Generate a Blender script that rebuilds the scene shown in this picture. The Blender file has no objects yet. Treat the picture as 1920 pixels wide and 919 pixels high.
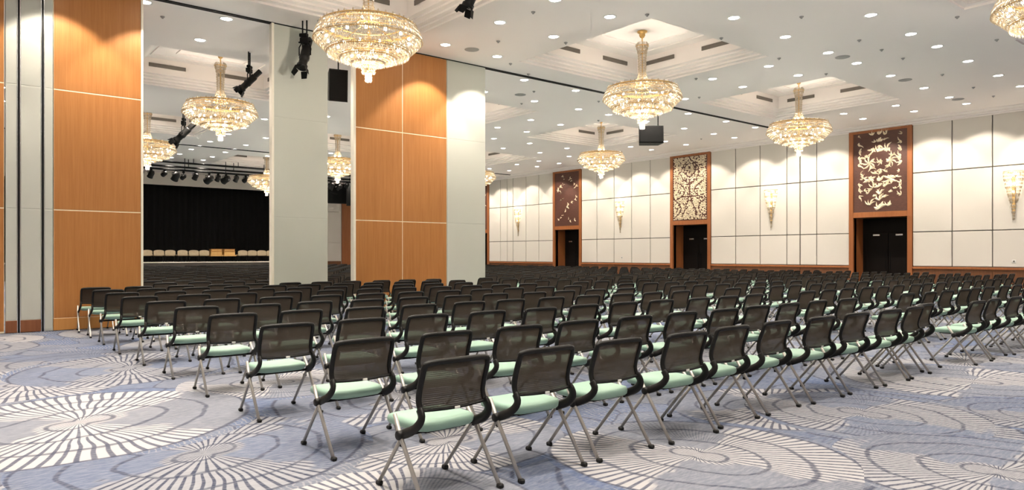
import bpy, math, random
from mathutils import Vector, Matrix
PI = math.pi
sc = bpy.context.scene
COL = sc.collection
rnd = random.Random(11)

# ------------------------------------------------------------------ camera, world, exposure
CAM_H = 1.5
FPX, IW, IH = 1325.0, 1920.0, 919.0
TH = math.atan2(2580.0 - 960.0, FPX)              # heading between the view axis and the +X rows
cam_d = bpy.data.cameras.new('camera')
cam = bpy.data.objects.new('camera', cam_d); COL.objects.link(cam)
cam.location = (0, 0, CAM_H)
cam.rotation_euler = (PI / 2, 0, -(PI / 2 - TH))
cam_d.sensor_width = 36.0
cam_d.lens = 36.0 * FPX / IW
cam_d.shift_y = (478.0 - IH / 2) / IW
cam_d.clip_end = 300
sc.camera = cam
world = bpy.data.worlds.new('world'); sc.world = world
world.use_nodes = True
world.node_tree.nodes['Background'].inputs[0].default_value = (0.9, 0.85, 0.8, 1)
world.node_tree.nodes['Background'].inputs[1].default_value = 0.05
vs = sc.view_settings
vs.view_transform = 'Standard'; vs.look = 'None'; vs.gamma = 1.0; vs.use_curve_mapping = False
vs.exposure = 1.35
sc.cycles.max_bounces = 6
sc.cycles.diffuse_bounces = 3
sc.cycles.glossy_bounces = 3
sc.cycles.transmission_bounces = 3
sc.cycles.transparent_max_bounces = 4
sc.cycles.sample_clamp_indirect = 6.0
sc.cycles.use_denoising = True
sc.cycles.use_adaptive_sampling = True
sc.cycles.adaptive_threshold = 0.12
sc.cycles.adaptive_min_samples = 16
sc.cycles.caustics_reflective = False
sc.cycles.caustics_refractive = False
SPOT_W, CHAND_W, FILL_W, SCONCE_W = 170.0, 44.0, 165.0, 1.8
SPOT_COL = (1.0, 0.89, 0.76)
CHAND_COL = (1.0, 0.90, 0.77)

CEIL = 7.0

def proj(x, y, z):
    s, c = math.sin(TH), math.cos(TH)
    r = x * s - y * c; f = x * c + y * s
    if f < 0.3: return (1e6, 1e6, f)
    return (960 + FPX * r / f, 478 - FPX * (z - CAM_H) / f, f)

# ------------------------------------------------------------------ material helpers
class NT:
    """small expression helper for shader nodes"""
    def __init__(s, tree): s.t = tree
    def n(s, kind, **kw):
        nd = s.t.nodes.new(kind)
        for k, v in kw.items(): setattr(nd, k, v)
        return nd
    def put(s, sock, v):
        if hasattr(v, 'is_output') or isinstance(v, bpy.types.NodeSocket): s.t.links.new(v, sock)
        else: sock.default_value = v
    def m(s, op, a, b=None, c=None, clamp=False):
        nd = s.n('ShaderNodeMath', operation=op); nd.use_clamp = clamp
        s.put(nd.inputs[0], a)
        if b is not None: s.put(nd.inputs[1], b)
        if c is not None: s.put(nd.inputs[2], c)
        return nd.outputs[0]
    def v(s, op, a, b=None):
        nd = s.n('ShaderNodeVectorMath', operation=op)
        s.put(nd.inputs[0], a)
        if b is not None: s.put(nd.inputs[1], b)
        return nd.outputs['Value'] if op in ('LENGTH', 'DISTANCE', 'DOT_PRODUCT') else nd.outputs[0]
    def mix(s, f, a, b):
        nd = s.n('ShaderNodeMix', data_type='RGBA')
        s.put(nd.inputs[0], f)
        for sock, val in ((nd.inputs[6], a), (nd.inputs[7], b)):
            if isinstance(val, tuple): val = (val + (1,))[:4]
            s.put(sock, val)
        return nd.outputs[2]
    def step(s, x, e, w):      # smooth step around e, half width w
        nd = s.n('ShaderNodeMapRange', interpolation_type='SMOOTHSTEP')
        s.put(nd.inputs[0], x); s.put(nd.inputs[1], e - w); s.put(nd.inputs[2], e + w)
        return nd.outputs[0]
    def noise(s, vec, scale, detail=2.0, rough=0.5):
        nd = s.n('ShaderNodeTexNoise'); s.put(nd.inputs['Vector'], vec)
        nd.inputs['Scale'].default_value = scale; nd.inputs['Detail'].default_value = detail
        nd.inputs['Roughness'].default_value = rough
        return nd.outputs[0]

def mat(name, col, rough=0.5, metal=0.0, spec=0.5, vary=0.0, scale=8.0, stretch=(1, 1, 1), bump=0.0, bscale=None, world_co=False):
    m = bpy.data.materials.new(name); m.use_nodes = True
    t = m.node_tree; h = NT(t); b = t.nodes['Principled BSDF']
    b.inputs['Roughness'].default_value = rough; b.inputs['Metallic'].default_value = metal
    b.inputs['Specular IOR Level'].default_value = spec
    tc = h.n('ShaderNodeTexCoord'); mp = h.n('ShaderNodeMapping')
    if world_co:
        g = h.n('ShaderNodeNewGeometry'); t.links.new(g.outputs['Position'], mp.inputs[0])
    else: t.links.new(tc.outputs['Object'], mp.inputs[0])
    mp.inputs['Scale'].default_value = stretch
    no = h.noise(mp.outputs[0], scale, 4.0, 0.6)
    dk = tuple(c * (1 - vary) for c in col); lt = tuple(min(1, c * (1 + vary)) for c in col)
    t.links.new(h.mix(no, dk, lt), b.inputs['Base Color'])
    if bump:
        bp = h.n('ShaderNodeBump'); bp.inputs['Strength'].default_value = bump; bp.inputs['Distance'].default_value = 0.01
        t.links.new(h.noise(mp.outputs[0], bscale or scale * 6, 3.0), bp.inputs['Height'])
        t.links.new(bp.outputs[0], b.inputs['Normal'])
    return m

def emis(name, col, st):
    m = bpy.data.materials.new(name); m.use_nodes = True; t = m.node_tree; t.nodes.clear()
    e = t.nodes.new('ShaderNodeEmission'); o = t.nodes.new('ShaderNodeOutputMaterial')
    e.inputs[0].default_value = (*col, 1); e.inputs[1].default_value = st
    t.links.new(e.outputs[0], o.inputs[0]); m.cycles.emission_sampling = 'NONE'; return m

def wood(name, c0, c1, rough=0.42, gs=1.0):
    m = bpy.data.materials.new(name); m.use_nodes = True
    t = m.node_tree; h = NT(t); b = t.nodes['Principled BSDF']; b.inputs['Roughness'].default_value = rough
    b.inputs['Specular IOR Level'].default_value = 0.35
    g = h.n('ShaderNodeNewGeometry')
    mp = h.n('ShaderNodeMapping'); t.links.new(g.outputs['Position'], mp.inputs[0]); mp.inputs['Scale'].default_value = (14 * gs, 14 * gs, 0.55 * gs)
    a = h.noise(mp.outputs[0], 1.0, 5.0, 0.65)
    mp2 = h.n('ShaderNodeMapping'); t.links.new(g.outputs['Position'], mp2.inputs[0]); mp2.inputs['Scale'].default_value = (60 * gs, 60 * gs, 1.6 * gs)
    f = h.noise(mp2.outputs[0], 1.0, 2.0)
    k = h.m('ADD', h.m('MULTIPLY', a, 0.7), h.m('MULTIPLY', f, 0.3))
    k = h.step(k, 0.5, 0.28)
    t.links.new(h.mix(k, c0, c1), b.inputs['Base Color'])
    return m

M = {}
M['ceiling'] = mat('ceiling_paint', (0.90, 0.84, 0.805), 0.75, vary=0.015, scale=0.6)
M['cream'] = mat('cream_wall_fabric', (0.68, 0.635, 0.57), 0.85, vary=0.03, scale=30, stretch=(1, 1, 4), bump=0.15, bscale=160, world_co=True)
M['grey'] = mat('sage_grey_panel_fabric', (0.54, 0.545, 0.485), 0.8, vary=0.03, scale=40, stretch=(1, 1, 3), bump=0.12, bscale=180, world_co=True)
M['backing'] = mat('shadow_gap_backing', (0.13, 0.115, 0.10), 0.8, vary=0.1)
M['wood'] = wood('orange_wood_veneer', (0.38, 0.145, 0.038), (0.50, 0.22, 0.066))
M['wood_base'] = wood('light_wood_base', (0.55, 0.24, 0.06), (0.66, 0.32, 0.10))
M['frame_wood'] = wood('door_frame_wood', (0.27, 0.088, 0.028), (0.37, 0.135, 0.045))
M['wainscot'] = wood('wainscot_wood', (0.125, 0.048, 0.02), (0.19, 0.078, 0.03))
M['brownbase'] = wood('brown_baseboard', (0.20, 0.07, 0.03), (0.27, 0.105, 0.045))
M['inlay'] = mat('cream_inlay', (0.88, 0.76, 0.55), 0.45, vary=0.05)
M['edge'] = mat('cream_edge_strip', (0.86, 0.80, 0.68), 0.45, vary=0.04)
M['dark_door'] = mat('dark_door_veneer', (0.006, 0.004, 0.003), 0.7, spec=0.12, vary=0.4, scale=4, stretch=(8, 8, 0.5))
M['black'] = mat('black_plastic', (0.007, 0.0065, 0.006), 0.5, spec=0.3, vary=0.2, scale=30)
M['black_metal'] = mat('black_metal', (0.006, 0.006, 0.006), 0.6, spec=0.15, vary=0.2)
M['curtain'] = mat('black_stage_cloth', (0.010, 0.010, 0.010), 0.95, vary=0.3, scale=3, stretch=(6, 6, 0.3))
M['silver'] = mat('silver_painted_tube', (0.40, 0.38, 0.35), 0.35, 0.4, vary=0.05, scale=30)
M['chrome'] = mat('steel_edge', (0.72, 0.72, 0.72), 0.2, 1.0, vary=0.05)
M['mint'] = mat('mint_vinyl', (0.285, 0.445, 0.355), 0.5, vary=0.05, scale=10, bump=0.08, bscale=220)
M['tag'] = mat('pale_tag', (0.75, 0.75, 0.70), 0.5, vary=0.05)
M['gold'] = mat('brass', (0.72, 0.47, 0.18), 0.28, 0.9, vary=0.08)
M['vent'] = mat('vent_metal', (0.16, 0.14, 0.12), 0.6, vary=0.15)
M['fitting'] = mat('grey_ceiling_fitting', (0.33, 0.32, 0.31), 0.6, vary=0.1)
M['art_back'] = mat('carved_dark_brown', (0.085, 0.03, 0.018), 0.55, vary=0.55, scale=6, stretch=(1, 1, 4), bump=0.4, bscale=18, world_co=True)
M['leaf'] = mat('cream_gilt_relief', (0.86, 0.74, 0.54), 0.5, vary=0.12, scale=12)
M['white_plastic'] = mat('white_plastic', (0.8, 0.79, 0.76), 0.4, vary=0.03)
M['beige_cloth'] = mat('beige_upholstery', (0.52, 0.42, 0.28), 0.9, vary=0.25, scale=18)
M['tan_wood'] = wood('tan_table_wood', (0.62, 0.37, 0.12), (0.72, 0.46, 0.18), 0.5)
M['stage_floor'] = mat('stage_deck', (0.10, 0.085, 0.07), 0.6, vary=0.2)
M['bulb'] = emis('bulb_glow', (1.0, 0.88, 0.68), 14.0)
M['lamp_lens'] = emis('downlight_glow', (1.0, 0.95, 0.86), 14.0)

def crystal_mat():
    m = bpy.data.materials.new('lead_crystal'); m.use_nodes = True; t = m.node_tree; t.nodes.clear(); h = NT(t)
    o = h.n('ShaderNodeOutputMaterial'); g = h.n('ShaderNodeNewGeometry')
    k = h.noise(g.outputs['Position'], 30.0, 1.0)
    tr = h.n('ShaderNodeBsdfTranslucent'); t.links.new(h.mix(k, (0.76, 0.60, 0.38), (0.94, 0.90, 0.82)), tr.inputs[0])
    di = h.n('ShaderNodeBsdfDiffuse'); di.inputs[0].default_value = (0.78, 0.68, 0.52, 1)
    gl = h.n('ShaderNodeBsdfGlossy'); gl.inputs[0].default_value = (1, 0.96, 0.9, 1); gl.inputs['Roughness'].default_value = 0.15
    def mx(f, a, b):
        n = h.n('ShaderNodeMixShader'); n.inputs[0].default_value = f
        t.links.new(a, n.inputs[1]); t.links.new(b, n.inputs[2]); return n.outputs[0]
    s = mx(0.3, tr.outputs[0], di.outputs[0]); s = mx(0.25, s, gl.outputs[0])
    t.links.new(s, o.inputs[0]); return m
M['crystal'] = crystal_mat()

def mesh_mat(see):
    m = bpy.data.materials.new('brown_black_mesh_cloth'); m.use_nodes = True; t = m.node_tree; t.nodes.clear(); h = NT(t)
    o = h.n('ShaderNodeOutputMaterial'); tc = h.n('ShaderNodeTexCoord')
    w = h.n('ShaderNodeTexWave', bands_direction='Z'); w.inputs['Scale'].default_value = 26; w.inputs['Distortion'].default_value = 0.6
    t.links.new(tc.outputs['Object'], w.inputs[0])
    d = h.n('ShaderNodeBsdfDiffuse'); t.links.new(h.mix(w.outputs[1], (0.034, 0.028, 0.024), (0.070, 0.058, 0.050)), d.inputs[0])
    tl = h.n('ShaderNodeBsdfTranslucent'); tl.inputs[0].default_value = (0.085, 0.068, 0.055, 1)
    tp = h.n('ShaderNodeBsdfTransparent')
    a = h.n('ShaderNodeMixShader'); a.inputs[0].default_value = 0.35; t.links.new(d.outputs[0], a.inputs[1]); t.links.new(tl.outputs[0], a.inputs[2])
    b = h.n('ShaderNodeMixShader'); t.links.new(h.m('MULTIPLY', w.outputs[1], 0.14), b.inputs[0])
    t.links.new(a.outputs[0], b.inputs[1]); t.links.new(tp.outputs[0], b.inputs[2])
    t.links.new((b if see else a).outputs[0], o.inputs[0]); return m
M['mesh'] = mesh_mat(True)
M['mesh_far'] = mesh_mat(False)

def carpet_mat():
    m = bpy.data.materials.new('patterned_carpet'); m.use_nodes = True; t = m.node_tree; h = NT(t)
    b = t.nodes['Principled BSDF']; b.inputs['Roughness'].default_value = 0.95; b.inputs['Specular IOR Level'].default_value = 0.08
    WHITE, PALE, GREY, BLUE, DARK = (0.385, 0.378, 0.385), (0.22, 0.228, 0.255), (0.142, 0.157, 0.20), (0.086, 0.118, 0.208), (0.036, 0.044, 0.075)
    g = h.n('ShaderNodeNewGeometry'); P0 = g.outputs['Position']
    wn = h.n('ShaderNodeTexNoise'); wn.inputs['Scale'].default_value = 1.0; wn.inputs['Detail'].default_value = 1.5; t.links.new(P0, wn.inputs['Vector'])
    w = h.v('SUBTRACT', wn.outputs[1], (0.5, 0.5, 0.5))
    wf = h.n('ShaderNodeVectorMath', operation='SCALE'); t.links.new(w, wf.inputs[0]); wf.inputs['Scale'].default_value = 0.22
    P = h.v('MULTIPLY', h.v('ADD', P0, wf.outputs[0]), (1.0, 1.0, 0.0))
    fine = h.noise(h.v('MULTIPLY', P, (9.0, 38.0, 1.0)), 1.0, 3.0, 0.7)
    patch = h.noise(P0, 0.7, 2.0)
    wob = h.noise(P0, 3.0, 2.0)
    # the flower as a node group: vector, centre, radius, turn, whiteness
    ng = bpy.data.node_groups.new('fan_flower', 'ShaderNodeTree')
    for nm, ty in (('Vector', 'NodeSocketVector'), ('Centre', 'NodeSocketVector'), ('Radius', 'NodeSocketFloat'), ('Turn', 'NodeSocketFloat'), ('White', 'NodeSocketFloat'), ('Under', 'NodeSocketColor'), ('Wobble', 'NodeSocketFloat'), ('Patch', 'NodeSocketFloat')):
        ng.interface.new_socket(nm, in_out='INPUT', socket_type=ty)
    ng.interface.new_socket('Color', in_out='OUTPUT', socket_type='NodeSocketColor')
    q = NT(ng); gi = q.n('NodeGroupInput').outputs; go = q.n('NodeGroupOutput')
    d = q.v('SUBTRACT', gi['Vector'], gi['Centre'])
    sx = q.n('ShaderNodeSeparateXYZ'); ng.links.new(d, sx.inputs[0])
    r0 = q.m('SQRT', q.m('ADD', q.m('MULTIPLY', sx.outputs[0], sx.outputs[0]), q.m('MULTIPLY', sx.outputs[1], sx.outputs[1])))
    ang = q.m('ADD', q.m('ARCTAN2', sx.outputs[1], sx.outputs[0]), gi['Turn'])
    r = q.m('DIVIDE', r0, gi['Radius'])
    wb = q.m('SUBTRACT', gi['Wobble'], 0.5)
    rw = q.m('ADD', r, q.m('MULTIPLY', q.m('SINE', q.m('MULTIPLY', ang, 2.0)), 0.07))
    mask = q.m('SUBTRACT', 1.0, q.step(rw, 0.97, 0.012))
    # ring lines and stripe counts that double on the outer bands
    band = q.m('MULTIPLY', rw, 3.6)
    ring = q.m('ABSOLUTE', q.m('SUBTRACT', q.m('FRACT', q.m('ADD', band, q.m('MULTIPLY', wb, 0.3))), 0.5))
    ringl = q.m('SUBTRACT', 1.0, q.step(ring, 0.055, 0.03))
    n1 = q.m('SINE', q.m('MULTIPLY', ang, 40.0)); n2 = q.m('SINE', q.m('MULTIPLY', ang, 80.0))
    outer = q.step(rw, 0.42, 0.02)
    s = q.m('ADD', q.m('MULTIPLY', n1, q.m('SUBTRACT', 1.0, outer)), q.m('MULTIPLY', n2, outer))
    stripe = q.step(s, -0.45, 0.3)
    sector = q.step(q.m('ADD', q.m('ABSOLUTE', q.m('COSINE', ang)), q.m('MULTIPLY', wb, 0.7)), 0.66, 0.04)
    centre = q.m('SUBTRACT', 1.0, q.step(rw, 0.20, 0.02))
    sector = q.m('MAXIMUM', sector, centre)
    white = q.mix(gi['White'], PALE, WHITE)
    plain = q.mix(gi['Patch'], q.mix(gi['White'], BLUE, GREY), q.mix(gi['White'], GREY, PALE))
    stripes = q.mix(stripe, q.mix(gi['White'], DARK, (0.085, 0.092, 0.125)), white)
    hatch = q.m('MULTIPLY', q.step(q.m('SINE', q.m('MULTIPLY', ang, 150.0)), 0.25, 0.35), q.m('MULTIPLY', q.step(gi['Patch'], 0.47, 0.06), q.step(rw, 0.45, 0.05)))
    plain = q.mix(q.m('MULTIPLY', hatch, 0.38), plain, DARK)
    c = q.mix(sector, plain, stripes)
    c = q.mix(q.m('MULTIPLY', ringl, 0.75), c, DARK)
    rim = q.m('MULTIPLY', q.step(rw, 0.945, 0.008), 0.8)
    c = q.mix(rim, c, DARK)
    ng.links.new(q.mix(mask, gi['Under'], c), go.inputs[0])
    def pick(sel, centre, par):                     # flowers lie over one another: the last one that covers the spot is drawn
        out = []
        rad = par[0] if isinstance(par, tuple) else None
        if rad is None:
            sx_ = h.n('ShaderNodeSeparateXYZ'); t.links.new(par, sx_.inputs[0]); rad = sx_.outputs[0]
        k = h.m('LESS_THAN', h.v('DISTANCE', P, centre), rad)
        for old, new in zip(sel, (centre, par)):
            nd = h.n('ShaderNodeMix', data_type='VECTOR'); h.put(nd.inputs[0], k); h.put(nd.inputs[4], old); h.put(nd.inputs[5], new); out.append(nd.outputs[1])
        return out
    def pack(x, y, z):
        nd = h.n('ShaderNodeCombineXYZ')
        for i, v_ in enumerate((x, y, z)): h.put(nd.inputs[i], v_)
        return nd.outputs[0]
    # ground: blue-grey with scalloped outlines and hatched strokes
    vo = h.n('ShaderNodeTexVoronoi', voronoi_dimensions='2D', feature='DISTANCE_TO_EDGE'); vo.inputs['Scale'].default_value = 1.5
    P2 = h.v('ADD', P, h.v('MULTIPLY', w, (0.5, 0.5, 0.5))); t.links.new(P2, vo.inputs['Vector'])
    vc = h.n('ShaderNodeTexVoronoi', voronoi_dimensions='2D'); vc.inputs['Scale'].default_value = 1.5; t.links.new(P2, vc.inputs['Vector'])
    cell = h.n('ShaderNodeSeparateColor'); t.links.new(vc.outputs['Color'], cell.inputs[0])
    base = h.mix(h.step(cell.outputs[0], 0.5, 0.45), BLUE, GREY)
    hw = h.n('ShaderNodeTexWave'); hw.inputs['Scale'].default_value = 7; hw.inputs['Distortion'].default_value = 7; hw.inputs['Detail'].default_value = 2; hw.inputs['Detail Scale'].default_value = 1.2
    t.links.new(P0, hw.inputs[0])
    base = h.mix(h.m('MULTIPLY', h.step(hw.outputs[1], 0.82, 0.1), h.step(patch, 0.5, 0.08)), base, PALE)
    base = h.mix(h.m('MULTIPLY', h.m('SUBTRACT', 1.0, h.step(vo.outputs[0], 0.022, 0.012)), 0.7), base, DARK)
    # scattered flowers all over, then the ones that can be seen one by one
    v1 = h.n('ShaderNodeTexVoronoi', voronoi_dimensions='2D'); v1.inputs['Scale'].default_value = 0.36; v1.inputs['Randomness'].default_value = 0.7
    t.links.new(P0, v1.inputs['Vector'])
    sc1 = h.n('ShaderNodeSeparateColor'); t.links.new(v1.outputs['Color'], sc1.inputs[0])
    sel = [v1.outputs['Position'], pack(1.35, h.m('MULTIPLY', sc1.outputs[0], 3.1), h.m('MULTIPLY', sc1.outputs[1], 0.7))]
    off = h.v('ADD', P0, (31.7, 12.3, 0.0))
    v2 = h.n('ShaderNodeTexVoronoi', voronoi_dimensions='2D'); v2.inputs['Scale'].default_value = 0.28; v2.inputs['Randomness'].default_value = 0.8
    t.links.new(off, v2.inputs['Vector'])
    sc2 = h.n('ShaderNodeSeparateColor'); t.links.new(v2.outputs['Color'], sc2.inputs[0])
    sel = pick(sel, h.v('SUBTRACT', v2.outputs['Position'], (31.7, 12.3, 0.0)), pack(h.m('MULTIPLY_ADD', h.step(sc2.outputs[2], 0.45, 0.02), 1.0, 0.05), h.m('MULTIPLY', sc2.outputs[0], 3.1), sc2.outputs[1]))
    for (x, y, R, turn, wh) in ((9.52, 3.05, 1.35, 0.6, 0.7), (2.0, 10.5, 1.4, 1.5, 0.2), (8.1, 1.9, 0.9, 0.3, 0.1), (6.82, 3.07, 1.05, 0.7, 0.35), (3.25, 4.75, 0.95, 2.4, 0.8), (0.75, 4.55, 1.1, 1.5, 0.7), (5.7, 1.65, 1.1, 0.7, 0.5), (2.05, 3.55, 0.95, 1.3, 0.95), (1.59, 5.6, 1.25, -1.35, 0.15), (1.01, 7.33, 1.5, -1.45, 1.0), (4.44, 3.22, 1.1, 0.6, 0.9)):
        sel = pick(sel, (x, y, 0.0), (R, turn, wh))
    nd = h.n('ShaderNodeGroup'); nd.node_tree = ng; i = nd.inputs
    sp = h.n('ShaderNodeSeparateXYZ'); t.links.new(sel[1], sp.inputs[0])
    for k, val in (('Vector', P), ('Under', base), ('Wobble', wob), ('Patch', patch), ('Centre', sel[0]), ('Radius', sp.outputs[0]), ('Turn', sp.outputs[1]), ('White', sp.outputs[2])): t.links.new(val, i[k])
    c = nd.outputs[0]
    c = h.mix(h.m('MULTIPLY', h.step(fine, 0.52, 0.12), 0.5), c, h.mix(0.4, c, (0.42, 0.42, 0.44)))
    t.links.new(c, b.inputs['Base Color'])
    bp = h.n('ShaderNodeBump'); bp.inputs['Strength'].default_value = 0.25; bp.inputs['Distance'].default_value = 0.006
    t.links.new(h.noise(P0, 160, 2.0), bp.inputs['Height']); t.links.new(bp.outputs[0], b.inputs['Normal'])
    return m
M['carpet'] = carpet_mat()

# ------------------------------------------------------------------ mesh helpers
class MB:
    def __init__(s): s.v = []; s.f = []; s.mi = []; s.cur = 0
    def add(s, vs_, fs):
        o = len(s.v); s.v += [tuple(p) for p in vs_]
        for f in fs: s.f.append(tuple(i + o for i in f)); s.mi.append(s.cur)
    def box(s, x0, x1, y0, y1, z0, z1):
        s.add([(x0,y0,z0),(x1,y0,z0),(x1,y1,z0),(x0,y1,z0),(x0,y0,z1),(x1,y0,z1),(x1,y1,z1),(x0,y1,z1)],
              [(0,3,2,1),(4,5,6,7),(0,1,5,4),(1,2,6,5),(2,3,7,6),(3,0,4,7)])
    def rbox(s, x0, x1, y0, y1, z0, z1, b):
        """box with chamfered edges all round"""
        c = ((x0+x1)/2, (y0+y1)/2, (z0+z1)/2); hx = ((x1-x0)/2, (y1-y0)/2, (z1-z0)/2)
        pts = {}; vs_ = []
        for sx in (-1,1):
            for sy in (-1,1):
                for sz in (-1,1):
                    for ax in range(3):
                        sg = (sx,sy,sz)
                        p = [c[k] + sg[k]*(hx[k] - (0 if k == ax else b)) for k in range(3)]
                        pts[(sx,sy,sz,ax)] = len(vs_); vs_.append(p)
        fs = []
        for ax in range(3):
            o = [k for k in range(3) if k != ax]
            for sg in (-1,1):
                q = []
                for a_, b_ in ((-1,-1),(1,-1),(1,1),(-1,1)):
                    k = [0,0,0]; k[ax] = sg; k[o[0]] = a_; k[o[1]] = b_
                    q.append(pts[(*k, ax)])
                flip = (sg < 0) ^ (ax == 1)
                fs.append(tuple(reversed(q)) if flip else tuple(q))
        for ax in range(3):               # edges along ax
            o = [k for k in range(3) if k != ax]
            for a_ in (-1,1):
                for b_ in (-1,1):
                    k0 = [0,0,0]; k0[ax] = -1; k0[o[0]] = a_; k0[o[1]] = b_
                    k1 = list(k0); k1[ax] = 1
                    q = [pts[(*k0,o[0])], pts[(*k1,o[0])], pts[(*k1,o[1])], pts[(*k0,o[1])]]
                    fs.append(tuple(q))
        for sx in (-1,1):
            for sy in (-1,1):
                for sz in (-1,1):
                    fs.append(tuple(pts[(sx,sy,sz,a)] for a in range(3)))
        s.add(vs_, fs)
    def tube(s, path, r, seg=8, r2=None, flat=None, cap=True):
        """sweep a circle (or an ellipse flat=(a,b)) along a path"""
        P = [Vector(p) for p in path]; n = len(P); rings = []
        up = None
        for i in range(n):
            t = (P[min(i+1,n-1)] - P[max(i-1,0)]).normalized()
            if up is None:
                up = Vector((1,0,0)) if abs(t.x) < 0.7 else Vector((0,0,1))
            a = (up - t*up.dot(t)).normalized(); up = a; b = t.cross(a)
            rr = r if r2 is None else r + (r2-r)*i/(n-1)
            ra, rb = (rr, rr) if flat is None else flat
            rings.append([P[i] + a*ra*math.cos(2*PI*k/seg) + b*rb*math.sin(2*PI*k/seg) for k in range(seg)])
        vs_ = [p for R in rings for p in R]
        fs = [(i*seg+k, i*seg+(k+1)%seg, (i+1)*seg+(k+1)%seg, (i+1)*seg+k) for i in range(n-1) for k in range(seg)]
        if cap: fs += [tuple(range(seg-1,-1,-1)), tuple((n-1)*seg+k for k in range(seg))]
        s.add(vs_, fs)
    def lathe(s, prof, seg=24, c=(0,0,0), axis='z', cap=False):
        vs_ = []
        for (r, z) in prof:
            for k in range(seg):
                a = 2*PI*k/seg; x, y = r*math.cos(a), r*math.sin(a)
                vs_.append((c[0]+x, c[1]+y, c[2]+z) if axis == 'z' else (c[0]+z, c[1]+x, c[2]+y) if axis == 'x' else (c[0]+x, c[1]+z, c[2]+y))
        n = len(prof)
        fs = [(i*seg+k, i*seg+(k+1)%seg, (i+1)*seg+(k+1)%seg, (i+1)*seg+k) for i in range(n-1) for k in range(seg)]
        if cap: fs += [tuple(range(seg-1,-1,-1)), tuple((n-1)*seg+k for k in range(seg))]
        s.add(vs_, fs)
    def torus(s, R, r, z, seg=40, rs=6, c=(0,0)):
        vs_ = []; fs = []
        for i in range(seg):
            a = 2*PI*i/seg
            for j in range(rs):
                b = 2*PI*j/rs; q = R + r*math.cos(b)
                vs_.append((c[0]+q*math.cos(a), c[1]+q*math.sin(a), z + r*math.sin(b)))
        for i in range(seg):
            for j in range(rs):
                fs.append((i*rs+j, ((i+1)%seg)*rs+j, ((i+1)%seg)*rs+(j+1)%rs, i*rs+(j+1)%rs))
        s.add(vs_, fs)
    def octa(s, p, w, hgt, a=0.0, tilt=(0,0)):
        ca, sa = math.cos(a)*w, math.sin(a)*w
        x, y, z = p
        s.add([(x-tilt[0],y-tilt[1],z+hgt),(x+ca,y+sa,z),(x-sa,y+ca,z),(x-ca,y-sa,z),(x+sa,y-ca,z),(x+tilt[0],y+tilt[1],z-hgt)],
              [(0,1,2),(0,2,3),(0,3,4),(0,4,1),(5,2,1),(5,3,2),(5,4,3),(5,1,4)])
    def mesh(s, name, mats, smooth=False):
        me = bpy.data.meshes.new(name); me.from_pydata(s.v, [], s.f)
        for m in (mats if isinstance(mats, (list, tuple)) else [mats]): me.materials.append(m)
        if len(me.materials) > 1: me.polygons.foreach_set('material_index', s.mi)
        if smooth: me.polygons.foreach_set('use_smooth', [True]*len(me.polygons))
        me.validate(); me.update(); return me

def link(name, me, parent=None, loc=None, rz=None, **props):
    o = bpy.data.objects.new(name, me); COL.objects.link(o)
    if parent: o.parent = parent
    if loc is not None: o.location = loc
    if rz: o.rotation_euler = (0, 0, rz)
    for k, v_ in props.items(): o[k] = v_
    return o
def part(name, mb, m, parent, smooth=False, **props): return link(name, mb.mesh(name, m, smooth), parent, **props)
def thing(name, label, cat, loc=(0,0,0), rz=0.0, group=None):
    o = link(name, None, loc=loc, rz=rz, label=label, category=cat)
    o.empty_display_size = 0.1
    if group: o['group'] = group
    return o
def copy_tree(src, parent=None, loc=None, rz=None, label=None, kids=None):
    kids = kids or KIDS
    c = src.copy(); COL.objects.link(c); c.parent = parent
    if loc is not None: c.location = loc
    if rz is not None: c.rotation_euler = (0, 0, rz)
    if label: c['label'] = label
    for ch in kids.get(src.name, ()): copy_tree(ch, c, kids=kids)
    return c
KIDS = {}
def note_kids(o):
    KIDS[o.name] = list(o.children)
    for ch in o.children: note_kids(ch)

def box_part(name, x0, x1, y0, y1, z0, z1, m, parent, bev=0.0, **props):
    """a box whose object origin is at its own centre of base, in the parent's space"""
    mb = MB(); c = ((x0+x1)/2, (y0+y1)/2, z0)
    a = (x0-c[0], x1-c[0], y0-c[1], y1-c[1], 0, z1-z0)
    if bev: mb.rbox(*a, bev)
    else: mb.box(*a)
    return link(name, mb.mesh(name, m), parent, loc=c, **props)

ORD = ['zeroth','first','second','third','fourth','fifth','sixth','seventh','eighth','ninth','tenth','eleventh','twelfth','thirteenth','fourteenth','fifteenth','sixteenth','seventeenth','eighteenth','nineteenth','twentieth']
def ordn(i):
    if i <= 20: return ORD[i]
    return ('twenty-' if i < 30 else 'thirty-') + ORD[i % 10] if i % 10 else ('thirtieth' if i == 30 else 'fortieth')

# ------------------------------------------------------------------ room shell
X0, X1, Y0, Y1 = -9.0, 31.0, -8.0, 51.5
def struct(name, me=None, **props): return link(name, me, kind='structure', **props)

mb = MB(); mb.add([(X0,Y0,0),(X1+1.6,Y0,0),(X1+1.6,Y1,0),(X0,Y1,0)], [(0,1,2,3)])
floor = struct('floor', mb.mesh('floor', M['carpet']), label='blue grey carpet printed with large white radiating fan flowers')

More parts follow.
